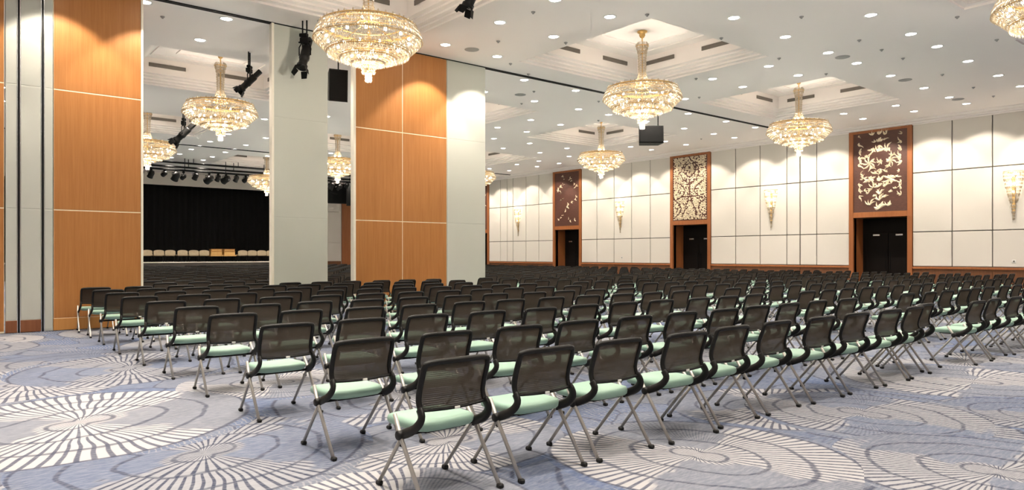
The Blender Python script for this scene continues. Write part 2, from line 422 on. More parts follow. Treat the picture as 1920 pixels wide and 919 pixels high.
CX = (6.88, 15.4, 23.9); CY = (3.45, 13.05, 22.7, 32.4, 42.0); CHX, CHY = 2.5, 2.4
xs = sorted([X0, X1+0.2] + [c+s*CHX for c in CX for s in (-1,1)])
ys = sorted([Y0, Y1+0.2] + [c+s*CHY for c in CY for s in (-1,1)])
mb = MB()
for i in range(len(xs)-1):
    for j in range(len(ys)-1):
        mx, my = (xs[i]+xs[i+1])/2, (ys[j]+ys[j+1])/2
        if any(abs(mx-c) < CHX for c in CX) and any(abs(my-c) < CHY for c in CY): continue
        mb.add([(xs[i],ys[j],CEIL),(xs[i+1],ys[j],CEIL),(xs[i+1],ys[j+1],CEIL),(xs[i],ys[j+1],CEIL)], [(3,2,1,0)])
ceiling = struct('ceiling', mb.mesh('ceiling', M['ceiling']), label='white painted ceiling with square stepped coffers')

def coffer_mesh():
    mb = MB()
    prof = [(0,0),(0,.05),(.10,.07),(.10,.12),(.20,.15),(.20,.20),(.30,.23),(.30,.28),(.42,.30),(.42,.78)]
    def ring(o, z): return [(-CHX+o,-CHY+o,z),(CHX-o,-CHY+o,z),(CHX-o,CHY-o,z),(-CHX+o,CHY-o,z)]
    vs_ = []; fs = []
    for o, z in prof: vs_ += ring(o, z)
    for i in range(len(prof)-1):
        for k in range(4): fs.append((i*4+k, (i+1)*4+k, (i+1)*4+(k+1)%4, i*4+(k+1)%4))
    n = (len(prof)-1)*4; fs.append((n+3,n+2,n+1,n))
    mb.add(vs_, fs); return mb.mesh('coffer', M['ceiling'])
def coffer_frame_mesh(o0, o1):
    mb = MB()
    for (o, w_) in ((o0, .09), (o1, .07)):
        a, b = CHX-o, CHY-o; z0, z1 = .745, .785
        mb.box(-a, a, -b, -b+w_, z0, z1); mb.box(-a, a, b-w_, b, z0, z1)
        mb.box(-a, -a+w_, -b+w_, b-w_, z0, z1); mb.box(a-w_, a, -b+w_, b-w_, z0, z1)
    return mb.mesh('coffer_moulding', M['ceiling'])
cme = coffer_mesh(); fme = coffer_frame_mesh(0.85, 1.45)
vmb = MB(); vmb.box(-.55,.55,-.012,.012,-.06,.06); vme = vmb.mesh('air_vent', M['vent'])
for cx in CX:
    for cy in CY:
        c = link('coffer', cme, ceiling, loc=(cx, cy, CEIL))
        link('coffer_moulding', fme, c)
        for s in (-1.05, 1.05):
            link('air_vent', vme, c, loc=(s, CHY-.43, .56), label='dark slot air vent')
            link('air_vent', vme, c, loc=(CHX-.43, s, .56), rz=PI/2, label='dark slot air vent')

# partition tracks in the ceiling
TRK = 16.56
for k, (ty, xa, xb) in enumerate(((TRK, X0, X1), (37.6, X0, X1))):
    mb = MB(); mb.box(xa, xb, ty-.06, ty-.02, CEIL-.03, CEIL+.01); mb.box(xa, xb, ty+.02, ty+.06, CEIL-.03, CEIL+.01); mb.box(xa, xb, ty-.02, ty+.02, CEIL-.008, CEIL+.01)
    link('partition_track', mb.mesh('partition_track', M['black_metal']), ceiling, label='dark ceiling track for the folding partition')

# walls out of the picture that close the room
for nm, a in (('wall_left', (X0-.2, X0, Y0, Y1, 0, CEIL)), ('wall_back', (X0, X1+1.6, Y0-.2, Y0, 0, CEIL))):
    mb = MB(); mb.box(*a); struct(nm, mb.mesh(nm, M['cream']))

# right wall: backing pieces between the door niches
DY = (3.6, 13.3, 23.0, 32.4, 41.8); DO, DI = 1.29, 1.10       # frame outer and opening half widths
Z_DADO, Z_S1, Z_S2, Z_TOP = 1.0, 2.43, 4.84, 6.86
mb = MB(); prev = Y0
for d in DY:
    mb.box(X1+.05, X1+.25, prev, d-DI, 0, CEIL); mb.box(X1+.05, X1+.25, d-DI, d+DI, 3.1, CEIL); prev = d+DI
mb.box(X1+.05, X1+.25, prev, Y1+.2, 0, CEIL)
wall = struct('wall_right', mb.mesh('wall_right', M['backing']), label='long wall of cream fabric panels over a wood dado')
bays = {0: [4.9, 6.3, 7.75, 9.19, 10.56, 12.01], 1: [14.59, 16.07, 16.86, 17.52, 18.91, 20.26, 21.71], 2: [24.29, 25.70, 27.07, 28.42, 29.81, 31.11],
        3: [33.69, 35.11, 36.42, 37.79, 38.43, 39.21, 40.51], 4: [43.09, 44.5, 45.9, 47.3, 48.7, 50.1, Y1]}
G = 0.017
for b, ed in bays.items():
    for i in range(len(ed)-1):
        a, c = ed[i], ed[i+1]
        gl = 0.035 if abs(a-16.86) < .01 or abs(a-37.79) < .01 else G
        for z0, z1 in ((Z_DADO+.03, Z_S1), (Z_S1, Z_S2), (Z_S2, Z_TOP+.05)):
            box_part('wall_panel', X1, X1+.05, a+gl, c-G, z0+G, z1-G, M['cream'], wall, 0.012)
        box_part('wainscot_panel', X1+.01, X1+.05, a+.004, c-.004, .14, .93, M['wainscot'], wall, 0.006)
    box_part('dado_rail', X1-.03, X1+.05, ed[0], ed[-1], .93, 1.02, M['frame_wood'], wall, 0.01)
    box_part('skirting', X1-.01, X1+.05, ed[0], ed[-1], 0, .14, M['wainscot'], wall, 0.006)
# crown moulding along the right wall
def extrude_y(prof, y0, y1):
    mb = MB(); n = len(prof)
    mb.add([(x, y0, z) for x, z in prof] + [(x, y1, z) for x, z in prof], [(i, (i+1) % n, n+(i+1) % n, n+i) for i in range(n)] + [tuple(range(n-1,-1,-1)), tuple(range(n, 2*n))])
    return mb
mb = extrude_y([(X1+.1, CEIL), (X1-.42, CEIL), (X1-.42, CEIL-.03), (X1-.36, CEIL-.04), (X1-.30, CEIL-.075), (X1-.12, CEIL-.10), (X1-.10, CEIL-.14), (X1-.02, CEIL-.15), (X1-.02, CEIL-.2), (X1+.1, CEIL-.2)], Y0, Y1)
struct('trim_1', mb.mesh('crown_moulding', M['ceiling']), label='white crown moulding along the panelled wall')

# doors: wood portal to the ceiling, dark niche with a pair of doors
for k, d in enumerate(DY):
    o = struct('door_%d' % (k+1), None, loc=None); o['label'] = ['dark doorway beside the camera', 'dark doorway under the floral carved panel nearest the camera', 'dark doorway under the dense scrolled carved panel', 'dark doorway under the sparse blossom panel', 'wood framed doorway half hidden by the pale partition edge'][k]
    o.location = (X1, d, 0)
    for s in (-1, 1):
        ya, yb = sorted((s*DI, s*DO)); box_part('jamb', -.05, .9, ya, yb, 0, 3.1, M['frame_wood'], o, 0.006)
        box_part('side_frame', -.05, .05, ya, yb, 3.1, 6.83, M['frame_wood'], o, 0.006)
    box_part('lintel', -.045, .9, -DI, DI, 3.1, 3.33, M['frame_wood'], o, 0.006)
    box_part('top_frame', -.045, .05, -DI, DI, 6.72, 6.83, M['frame_wood'], o, 0.006)
    box_part('niche_back', .88, .95, -DI, DI, 0, 3.1, M['dark_door'], o)
    for s in (-1, 1):
        ya, yb = sorted((s*.01, s*.93)); lf = box_part('door_leaf', .80, .86, ya, yb, .02, 2.45, M['dark_door'], o, 0.008)
        mb = MB(); y = s*.09 - (ya+yb)/2; mb.tube([(-.05, y, .85), (-.05, y, 1.6)], .014, 8); mb.tube([(-.05, y, .95), (-.02, y, .95)], .01, 6); mb.tube([(-.05, y, 1.5), (-.02, y, 1.5)], .01, 6)
        part('handle', mb, M['black_metal'], lf)
        mb = MB(); mb.rbox(-.09, -.03, -.15, .15, 2.30, 2.38, .01)
        part('door_closer', mb, M['chrome'], lf, label='silver door closer')

# end wall with the stage opening
SX0, SX1, SZ, STZ = 3.0, 21.9, 1.04, 6.2
mb = MB(); mb.box(X0, SX0, Y1, Y1+.2, 0, CEIL); mb.box(SX0, SX1, Y1, Y1+.2, STZ, CEIL); mb.box(SX1, X1+.3, Y1, Y1+.2, 0, CEIL)
wf = struct('wall_front', mb.mesh('wall_front', M['cream']), label='cream end wall with the wide stage opening')
for a, c in ((21.95, 23.3), (23.3, 24.75), (27.0, 28.4), (28.4, 29.8), (29.8, 30.9)):
    for z0, z1 in ((Z_DADO, Z_S1), (Z_S1, Z_S2), (Z_S2, Z_TOP)):
        box_part('wall_panel', a+G, c-G, Y1-.05, Y1, z0+G, z1-G, M['cream'], wf, 0.012)
box_part('wood_portal', 24.8, 27.0, Y1-.08, Y1, 0, 6.9, M['frame_wood'], wf, 0.01)
box_part('wainscot_panel', 21.95, 24.75, Y1-.05, Y1, 0, Z_DADO, M['wainscot'], wf, 0.008)
mb = MB(); mb.box(SX0-.3, SX1+.3, Y1+.25, Y1+7, -.01, SZ-.03); mb.box(SX0, SX1, 49.2, Y1+.25, -.01, SZ-.03)
stage = struct('stage', mb.mesh('stage', M['stage_floor'])); stage['kind'] = 'structure'; stage['label'] = 'raised dark stage at the far end of the hall'
box_part('stage_edge', SX0, SX1, 49.12, 49.4, SZ-.06, SZ, M['edge'], stage, 0.01, label='pale edge of the stage')
box_part('deck', SX0, SX1, 49.4, Y1+7, SZ-.03, SZ, M['stage_floor'], stage)
mb = MB(); n = 150; pts = []
for i in range(n+1):
    x = SX0-.3 + (SX1-SX0+.6)*i/n; pts.append((x, Y1+5.5 + .09*math.sin(i*1.9) + .04*math.sin(i*.7)))
mb.add([(x,y,SZ) for x,y in pts] + [(x,y,STZ+.5) for x,y in pts] + [(x,y+.02,SZ) for x,y in pts] + [(x,y+.02,STZ+.5) for x,y in pts], [(i,i+1,n+2+i,n+1+i) for i in range(n)] + [(2*n+3+i,2*n+2+i,3*n+3+i,3*n+4+i) for i in range(n)])
link('stage_curtain', mb.mesh('stage_curtain', M['curtain'], True), label='black backdrop curtain across the stage', category='curtain')
mb = MB(); mb.box(SX0-.35, SX0-.3, Y1+.2, Y1+7, 0, CEIL); mb.box(SX1+.3, SX1+.35, Y1+.2, Y1+7, 0, CEIL); mb.box(SX0-.3, SX1+.3, Y1+.2, Y1+7, STZ+.5, STZ+.55); mb.box(SX0-.35, SX1+.35, Y1+6.9, Y1+7, 0, CEIL)
struct('wall_stage', mb.mesh('wall_stage', M['curtain']))

# ------------------------------------------------------------------ partition leaves hanging from the track
PY, PT = 16.5, 0.12
S_LO, S_HI = 2.39, 4.77
def leaf(name, label, x0, x1, kind, cols=(), base=True, left_edge=None, right_edge=None, top=CEIL-.02, y=PY):
    o = thing(name, label, 'partition panel', ((x0+x1)/2, y, 0)); cx = (x0+x1)/2
    ed = [x0, *cols, x1]; m = M['wood'] if kind == 'wood' else M['grey']
    zb = .24 if base else .03
    core = box_part('core', x0-cx+.004, x1-cx-.004, .003, PT, .01, top, M['inlay'] if kind == 'wood' else M['grey'], o)
    for i in range(len(ed)-1):
        for z0, z1 in ((zb, S_LO), (S_LO, S_HI), (S_HI, top)):
            box_part('facing', ed[i]-cx+.009, ed[i+1]-cx-.009, 0, .015, z0+.011, z1-.011, m, o, 0.003)
            box_part('facing', ed[i]-cx+.007, ed[i+1]-cx-.007, PT-.003, PT+.012, z0+.011, z1-.011, m, o, 0.003)
    if base:
        box_part('base_board', x0-cx, x1-cx, -.006, .012, .01, zb, M['wood_base'] if kind == 'wood' else M['brownbase'], o, 0.003)
    for e, s in ((left_edge, x0), (right_edge, x1)):
        if e: box_part('edge_strip', s-cx-e/2, s-cx+e/2, -.02, PT+.015, .01, top, M['edge'], o, 0.004, label='cream edge strip')
    return o
leaf('partition_leaf', 'orange wood partition leaf cut off by the far left of the picture', -1.2, 1.035, 'wood', base=False)
leaf('partition_leaf', 'narrow sage grey partition leaf beside the leftmost wood leaf', 1.05, 1.235, 'grey')
leaf('partition_leaf', 'sage grey partition leaf between two dark steel-edged gaps', 1.285, 1.62, 'grey')
leaf('partition_leaf', 'slim sage grey partition strip butting the tall orange wood leaf', 1.67, 1.815, 'grey', base=False)
for x in (1.26, 1.645):
    o = thing('partition_joint', 'dark gap with thin steel edges ' + ('left' if x < 1.5 else 'right') + ' of the middle grey partition leaf', 'joint', (x, PY, 0))
    box_part('gasket', -.018, .018, .02, PT, 0, CEIL-.02, M['black'], o)
    for s in (-1, 1): box_part('steel_edge', s*.022-.006, s*.022+.006, -.004, .05, 0, CEIL-.02, M['chrome'], o)
leaf('partition_leaf', 'tall orange wood partition leaf behind the end of the left chair column', 1.82, 3.40, 'wood', right_edge=.045)
leaf('partition_leaf', 'freestanding sage grey partition leaf between the two openings', 6.19, 7.58, 'grey', base=False, left_edge=.06)
leaf('partition_leaf', 'double-width orange wood partition leaf behind the largest chandelier', 8.30, 11.13, 'wood', cols=(9.71,), left_edge=.07)
leaf('partition_leaf', 'pale grey partition leaf right of the double-width wood leaf', 11.14, 12.49, 'grey', base=False)

# ------------------------------------------------------------------ chairs
def smooth_path(pts, n=4):
    P = [Vector(p) for p in pts]; out = []
    for i in range(len(P)-1):
        p0, p1, p2, p3 = P[max(i-1,0)], P[i], P[i+1], P[min(i+2,len(P)-1)]
        for k in range(n):
            t = k/n
            out.append(0.5*((2*p1) + (p2-p0)*t + (2*p0-5*p1+4*p2-p3)*t*t + (3*p1-p0-3*p2+p3)*t**3))
    out.append(P[-1]); return out
PROF = [(.055,.845),(.08,.77),(.112,.68),(.122,.61),(.098,.55)]       # (y,z) of a back post, top to bottom
def post_y(z):
    for (ya, za), (yb, zb) in zip(PROF, PROF[1:]):
        if zb <= z <= za: return yb + (ya-yb)*(z-zb)/(za-zb)
    return PROF[0][0] if z > PROF[0][1] else PROF[-1][0]
HW = .242

def seat_mb():
    mb = MB(); nx, ny = 8, 8; w, l = .238, .235; cy = .355; top = .478
    vs_ = []; fs = []
    def prof(u, v, z):
        e = 4.5
        k = (abs(u)**e + abs(v)**e) ** (1/e); s = max(abs(u), abs(v)) / max(k, 1e-6)
        return u*s*w, cy + v*s*l
    layers = [(.0, .0), (.55, .0), (.85, -.003), (.97, -.014), (1.0, -.034), (.985, -.058), (.93, -.072), (.5, -.078)]
    seg = 28
    for (sc_, dz) in layers:
        for k in range(seg):
            a = 2*PI*k/seg; u, v = math.cos(a), math.sin(a); q = max(abs(u), abs(v)); u, v = u/q, v/q
            x, y = prof(u*max(sc_, .02), v*max(sc_, .02), 0)
            z = top + dz + (-.03*((y-cy)/l-.55) if (y-cy)/l > .55 else 0) - .008*math.cos(x/w*1.5)*(1 if dz > -.01 else 0)
            vs_.append((x, y, z))
    n = len(layers)
    fs = [(i*seg+k, (i+1)*seg+k, (i+1)*seg+(k+1)%seg, i*seg+(k+1)%seg) for i in range(n-1) for k in range(seg)]
    fs += [tuple(range(seg)), tuple((n-1)*seg+k for k in range(seg-1,-1,-1))]
    mb.add(vs_, fs); return mb
def back_frame_mb(seg=8, n=3):
    mb = MB()
    L = [(-HW-.005, y, z) for y, z in reversed(PROF[1:])]; R = [(HW+.005, y, z) for y, z in PROF[1:]]
    mid = [(-HW, .066, .818), (-HW+.028, .056, .845), (0, .040, .850), (HW-.028, .056, .845), (HW, .066, .818)]
    mb.tube(smooth_path(L + mid + R, n), .016, seg, flat=(.019, .019)); return mb
def rail_mb():
    mb = MB(); mb.tube(smooth_path([(-HW, .10, .556), (-.12, .084, .551), (0, .077, .549), (.12, .084, .551), (HW, .10, .556)], 3), .012, 6, flat=(.011, .018)); return mb
def bracket_mb(s):
    mb = MB(); x = s*(HW+.01)
    mb.tube(smooth_path([(x, .104, .565), (x+s*.004, .076, .525), (x+s*.012, .088, .482), (x+s*.02, .150, .432), (x+s*.024, .262, .387)], 3), .02, 8, flat=(.018, .032)); return mb
def cloth_mb(nx=8, nz=8):
    mb = MB(); vs_ = []
    for j in range(nz+1):
        z = .548 + (.838-.548)*j/nz
        for i in range(nx+1):
            u = -1 + 2*i/nx
            vs_.append((u*(HW-.005), post_y(z) - .022*(1-u*u) , z))
    k = len(vs_); vs_ += [(x, y+.006, z) for x, y, z in vs_]
    w = nx+1
    fs = [(j*w+i, j*w+i+1, (j+1)*w+i+1, (j+1)*w+i) for j in range(nz) for i in range(nx)]
    mb.add(vs_, fs); return mb
HUB = (.29, .262, .385)
def leg_mb(s, rear, seg=10, foot=False):
    mb = MB(); x = s*HUB[0]
    if rear: mb.tube([(s*.278, .345, .50), (x, HUB[1], HUB[2]), (s*.292, .005, .02)], .0135, seg)
    else: mb.tube([(s*.272, HUB[1]+.005, HUB[2]-.01), (s*.262, .555, .03)], .0125, seg)
    if foot: mb.cur = 1; mb.add(*foot_geo(s, rear))
    return mb
def foot_geo(s, rear):
    q = MB(); c = (s*.292, -.004, .014) if rear else (s*.262, .56, .016)
    q.rbox(c[0]-.019, c[0]+.019, c[1]-.024, c[1]+.022, 0, .03, .008); return q.v, q.f
def hub_mb(s):
    mb = MB(); mb.lathe([(.001, -.022), (.026, -.022), (.03, -.016), (.03, .016), (.026, .022), (.001, .022)], 14, (s*.29, HUB[1], HUB[2]), 'x'); return mb
CM = {}
CM['seat'] = seat_mb().mesh('seat', M['mint'], True)
CM['back_frame'] = back_frame_mb().mesh('back_frame', M['black'], True)
CM['back_mesh'] = cloth_mb().mesh('back_mesh', M['mesh'], True)
CM['back_mesh_far'] = cloth_mb(4, 4).mesh('back_mesh', M['mesh_far'], True)
CM['lower_rail'] = rail_mb().mesh('lower_rail', M['black'], True)
q = MB(); q.rbox(-.02, .02, .056, .065, .541, .559, .003); CM['tag'] = q.mesh('tag', M['tag'])
q = MB(); q.tube([(-.285, HUB[1], HUB[2]), (.285, HUB[1], HUB[2])], .013, 8); q.rbox(-.16, .16, .18, .50, .388, .404, .005); CM['under_frame'] = q.mesh('under_frame', M['black_metal'])
for s in (-1, 1):
    CM['bracket', s] = bracket_mb(s).mesh('side_bracket', M['black'], True)
    CM['hub', s] = hub_mb(s).mesh('pivot_hub', M['black'], True)
    for rear in (True, False):
        CM['leg', s, rear] = leg_mb(s, rear).mesh('leg', M['silver'], True)
        q = MB(); q.add(*foot_geo(s, rear)); CM['foot', s, rear] = q.mesh('foot', M['black'])
        CM['leg_lod', s, rear] = leg_mb(s, rear, 6, True).mesh('leg', [M['silver'], M['black']])
# middle-distance back: frame, rail and brackets stay one black frame
q = back_frame_mb(6, 2)
for s in (-1, 1): b_ = bracket_mb(s); q.add(b_.v, b_.f)
b_ = rail_mb(); q.add(b_.v, b_.f); CM['back_lod'] = q.mesh('back_frame', M['black'], True)

def chair_full():
    o = thing('conference_chair', '', 'chair')
    link('seat', CM['seat'], o); f = link('back_frame', CM['back_frame'], o)
    link('back_mesh', CM['back_mesh'], o, label='brown black mesh back'); link('lower_rail', CM['lower_rail'], o)
    link('tag', CM['tag'], o, label='small pale tag'); link('under_frame', CM['under_frame'], o)
    for s in (-1, 1):
        link('side_bracket', CM['bracket', s], o); link('pivot_hub', CM['hub', s], o)
        for rear in (True, False):
            lg = link('leg', CM['leg', s, rear], o); link('foot', CM['foot', s, rear], lg)
    return o
def chair_mid():
    o = thing('conference_chair', '', 'chair')
    link('seat', CM['seat'], o); link('back_frame', CM['back_lod'], o); link('back_mesh', CM['back_mesh_far'], o)
    for s in (-1, 1):
        for rear in (True, False): link('leg', CM['leg_lod', s, rear], o)
    return o
def chair_single():
    mb = MB(); mats = [M['black'], M['mesh_far'], M['mint'], M['silver']]
    def grab(b, i): mb.cur = i; mb.add(b.v, b.f)
    grab(back_frame_mb(4, 1), 0); grab(cloth_mb(2, 3), 1)
    for s in (-1, 1):
        q = MB(); x = s*(HW+.01); q.tube([(x, .10, .56), (x, .07, .51), (x+s*.022, .265, .385)], .018, 4); grab(q, 0)
        for rear in (True, False): grab(leg_mb(s, rear, 4), 3)
    q = MB(); q.rbox(-.235, .235, .12, .59, .40, .475, .02); grab(q, 2)
    return mb, mats

rows_y = [3.56, 4.85, 6.35, 7.80, 9.15, 10.55, 12.0, 13.4, 14.7, 15.82]
y = 17.6
while y < 45.6: rows_y.append(y); y += 1.4
cand = []
for ri, ry in enumerate(rows_y):
    if ri == 0:
        A = [2.53, 3.28, 4.03, 4.79, 5.56, 6.33, 7.11, 7.91, 8.70, 9.42, 10.05]; B = [11.22 + .785*i for i in range(18)]
    elif ri == 1:
        A = [2.55 + .785*i for i in range(11)]; B = [12.6 + .785*i for i in range(17)]
    else:
        A = [2.55 + .785*i for i in range(11)]; B = [12.0 + .785*i for i in range(22 if ri > 2 else 18)]
    for blk, L in (('A', A), ('B', B)):
        for i, x in enumerate(L):
            jx, jy, ja = rnd.uniform(-.025,.025), rnd.uniform(-.04,.04), rnd.uniform(-.035,.035)
            yy = ry + jy - (.12 if (ri == 0 and blk == 'B') else 0)
            xx = x + jx - (.012*ri if (blk == 'A' and ri < 10) else 0)
            px, py, f = proj(xx, yy, .6)
            if f < 1 or px < -140 or px > 2060: continue
            if blk == 'A' and ri > 9 and px < 150: continue
            if 9.9 < xx < 10.2 and ri == 0: yy += .10
            cand.append((f, xx, yy, ja, ri, blk, i))
cand.sort()
protos = (chair_full(), chair_mid())
for p in protos: note_kids(p)
smb, smats = chair_single()
sme = smb.mesh('conference_chair', smats)
NFULL, NMID, NIND = 64, 170, 300
used = [False, False]
for k, (f, x, y, a, ri, blk, i) in enumerate(cand[:NIND]):
    lab = 'black mesh chair with mint seat, %s row from the camera, %s %s' % (ordn(ri+1), ordn(i+1), 'from left end' if blk == 'A' else 'past the aisle')
    if k < NMID:
        j = 0 if k < NFULL else 1
        if not used[j]: o = protos[j]; used[j] = True
        else: o = copy_tree(protos[j])
        o.location = (x, y, 0); o.rotation_euler = (0, 0, a); o['label'] = lab
    else:
        o = link('conference_chair', sme, loc=(x, y, 0), rz=a, label=lab, category='chair')
    o['group'] = 'mesh chairs set out in rows facing the stage'
# the rest, past counting one by one
mb = MB()
for (f, x, y, a, ri, blk, i) in cand[NIND:]:
    ca, sa = math.cos(a), math.sin(a); o_ = len(mb.v)
    mb.v += [(x + vx*ca - vy*sa, y + vx*sa + vy*ca, vz) for vx, vy, vz in smb.v]
    mb.f += [tuple(q + o_ for q in fc) for fc in smb.f]; mb.mi += smb.mi
link('distant_chairs', mb.mesh('distant_chairs', smats), kind='stuff', label='mass of black mesh chairs filling the far half of the hall', category='chairs')

# ------------------------------------------------------------------ chandeliers
def strands(mb, n, r0, z0, r1, z1, m, w, seed, flare=0.0):
    q = random.Random(seed)
    for k in range(n):
        a = 2*PI*(k + q.uniform(-.2,.2))/n
        for j in range(m):
            t = (j+.5)/m; r = r0 + (r1-r0)*t + flare*math.sin(t*PI); z = z0 + (z1-z0)*t
            hl = abs(z1-z0)/m*.5 if abs(z1-z0) > abs(r1-r0)*.6 else math.hypot(r1-r0, z1-z0)/m*.5
            sl = (r1-r0)/m*.5
            mb.octa((r*math.cos(a), r*math.sin(a), z), w*q.uniform(.8,1.15), max(abs(z1-z0)/m*.5, .012), a + q.uniform(-.5,.5), (sl*math.cos(a), sl*math.sin(a)))
def make_chandelier():
    """origin at the canopy on the coffer ceiling; heights are downwards from there"""
    o = thing('crystal_chandelier', '', 'chandelier', group='crystal chandeliers in the ceiling coffers')
    T = 6.28
    def z(dz): return dz - T
    mb = MB(); mb.lathe([(.001,0),(.14,0),(.145,-.02),(.12,-.05),(.08,-.07),(.085,-.12),(.06,-.17),(.02,-.20),(.001,-.21)], 20); part('canopy', mb, M['gold'], o, True)
    mb = MB(); mb.tube([(0,0,-.2),(0,0,z(3.75))], .018, 8); part('stem', mb, M['gold'], o)
    mb = MB(); mb.torus(.17, .012, z(5.86), 24); mb.torus(.12, .01, z(5.70), 24); part('crown_ring', mb, M['gold'], o, True)
    mb = MB(); strands(mb, 22, .13, z(5.98), .19, z(5.84), 1, .02, 1); strands(mb, 26, .165, z(5.84), .115, z(5.62), 2, .016, 2); part('crown_crystals', mb, M['crystal'], o, kind='stuff')
    mb = MB(); strands(mb, 20, .115, z(5.62), .10, z(5.10), 7, .014, 3); strands(mb, 26, .10, z(5.10), .22, z(4.72), 6, .017, 4); part('column_crystals', mb, M['crystal'], o, kind='stuff')
    for R, zz in ((.97, 4.66), (.72, 4.72), (.23, 4.74)):
        mb = MB(); mb.torus(R, .022 if R > .9 else .014, z(zz), 48); part('ring', mb, M['gold'], o, True)
    mb = MB()
    for k in range(12):
        a = 2*PI*k/12; mb.tube([(.02*math.cos(a), .02*math.sin(a), z(4.78)), (.72*math.cos(a), .72*math.sin(a), z(4.72)), (.97*math.cos(a), .97*math.sin(a), z(4.66))], .009, 5)
    part('spokes', mb, M['gold'], o)
    mb = MB(); strands(mb, 60, .74, z(4.76), .95, z(4.70), 2, .02, 5)
    strands(mb, 40, .97, z(4.74), .97, z(4.66), 1, .02, 6); part('top_crystals', mb, M['crystal'], o, kind='stuff')
    tiers = [(170, .96, 4.68, 1.10, 4.34, 4, .018), (90, .90, 4.62, 1.02, 4.36, 3, .02), (150, 1.10, 4.36, .84, 4.12, 5, .018), (110, .84, 4.16, .82, 4.04, 1, .02), (120, .84, 4.12, .58, 4.01, 4, .018), (84, .58, 4.06, .56, 3.94, 1, .02),
             (84, .58, 4.01, .34, 3.92, 4, .018), (56, .35, 3.97, .33, 3.86, 1, .02), (50, .34, 3.93, .16, 3.86, 3, .018), (22, .14, 3.90, .13, 3.70, 3, .018), (12, .07, 3.74, .06, 3.53, 3, .018)]
    for i, (n, r0, z0, r1, z1, m, w) in enumerate(tiers):
        mb = MB(); strands(mb, n, r0, z(z0), r1, z(z1), m, w, 10+i, .03 if i < 2 else 0); part('crystal_tier', mb, M['crystal'], o, kind='stuff')
        mb = MB(); mb.torus(r0, .011, z(z0), 48 if r0 > .5 else 24, 5); part('tier_ring', mb, M['gold'], o, True)
    mb = MB(); mb.lathe([(.001,.035),(.02,.03),(.03,.012),(.03,-.012),(.02,-.03),(.001,-.035)], 8); bm = mb.mesh('bulb', M['bulb'], True)
    for R, zz, n in ((.84, 4.40, 14), (.60, 4.22, 10), (.34, 4.08, 6), (.13, 4.86, 3)):
        for k in range(n):
            a = 2*PI*(k+.3)/n; link('bulb', bm, o, loc=(R*math.cos(a), R*math.sin(a), z(zz)))
    return o
CH_L = bpy.data.lights.new('chandelier_light', 'POINT'); CH_L.energy = CHAND_W; CH_L.color = CHAND_COL; CH_L.shadow_soft_size = 0.5
CH_FILL = bpy.data.lights.new('added_ceiling_fill', 'POINT'); CH_FILL.energy = FILL_W; CH_FILL.color = CHAND_COL; CH_FILL.shadow_soft_size = 0.08  # extra light added inside the crystal pendant to brighten the ceiling around the coffers
chand = make_chandelier(); note_kids(chand)
CH = [((0,1), 'largest crystal chandelier, glowing in front of the double-width wood partition leaf'),
      ((1,1), 'crystal chandelier hanging from the coffer above the black loudspeaker on rods'),
      ((2,1), 'crystal chandelier nearest the carved floral panel over the right wall doorway'),
      ((1,0), 'crystal chandelier cut off by the top right corner of the picture'),
      ((0,2), 'crystal chandelier seen through the wide opening behind the theatre lamps'),
      ((0,3), 'crystal chandelier half hidden by the tall orange wood leaf'),
      ((1,3), 'crystal chandelier seen through the narrow opening above the stage loudspeakers'),
      ((1,4), 'small far crystal chandelier beside the left edge of the freestanding grey leaf'),
      ((2,2), 'crystal chandelier between the sparse blossom panel and the scrolled panel'),
      ((2,3), 'far crystal chandelier half hidden by the pale grey leaf edge'),
      ((1,2), 'crystal chandelier hidden behind the double-width wood leaf'),
      ((0,0), 'crystal chandelier overhead, above the top of the picture')]
for k, ((i, j), lab) in enumerate(CH):
    loc = (CX[i], CY[j], CEIL+.78)
    if k == 0: o = chand; o.location = loc
    else: o = copy_tree(chand, loc=loc)
    o['label'] = lab; o.rotation_euler[2] = k*.37
    link('chandelier_light', CH_L, o, loc=(0, 0, 4.34-6.28)); link('added_ceiling_fill', CH_FILL, o, loc=(0, 0, 3.60-6.28))

# ------------------------------------------------------------------ downlights
DLX = [-2.9, -.8, 1.85, 3.55, 5.27, 7.55, 10.36, 12.08, 14.36, 16.62, 18.82, 20.48, 22.72, 25.25, 27.42, 29.05]
DLY = [-2.4, -.4, 1.6, 3.5, 5.4, 7.33, 9.43, 11.2, 13.12, 15.42, 16.95, 19.05, 21.8, 24.0, 26.4, 28.5, 31.05, 33.06, 35.8, 37.58, 39.03, 41.3, 43.05, 45.5, 47.8]
q = MB(); q.lathe([(.155,0),(.155,-.012),(.135,-.014),(.12,.004),(.12,.0)], 20); TRIM = q.mesh('trim_ring', M['white_plastic'], True)
q = MB(); q.lathe([(.001,-.004),(.07,-.005),(.122,-.003)], 20); LENS = q.mesh('lens', M['lamp_lens'], True)
SP = bpy.data.lights.new('downlight_beam', 'SPOT'); SP.energy = SPOT_W; SP.color = SPOT_COL; SP.spot_size = math.radians(84); SP.spot_blend = 0.8; SP.shadow_soft_size = 0.05
SPW = SP.copy(); SPW.spot_size = math.radians(84); SPW.energy = SPOT_W*1.0; SPW.spot_blend = .35
def in_coffer(x, y): return any(abs(x-c) < CHX+.25 for c in CX) and any(abs(y-c) < CHY+.2 for c in CY)
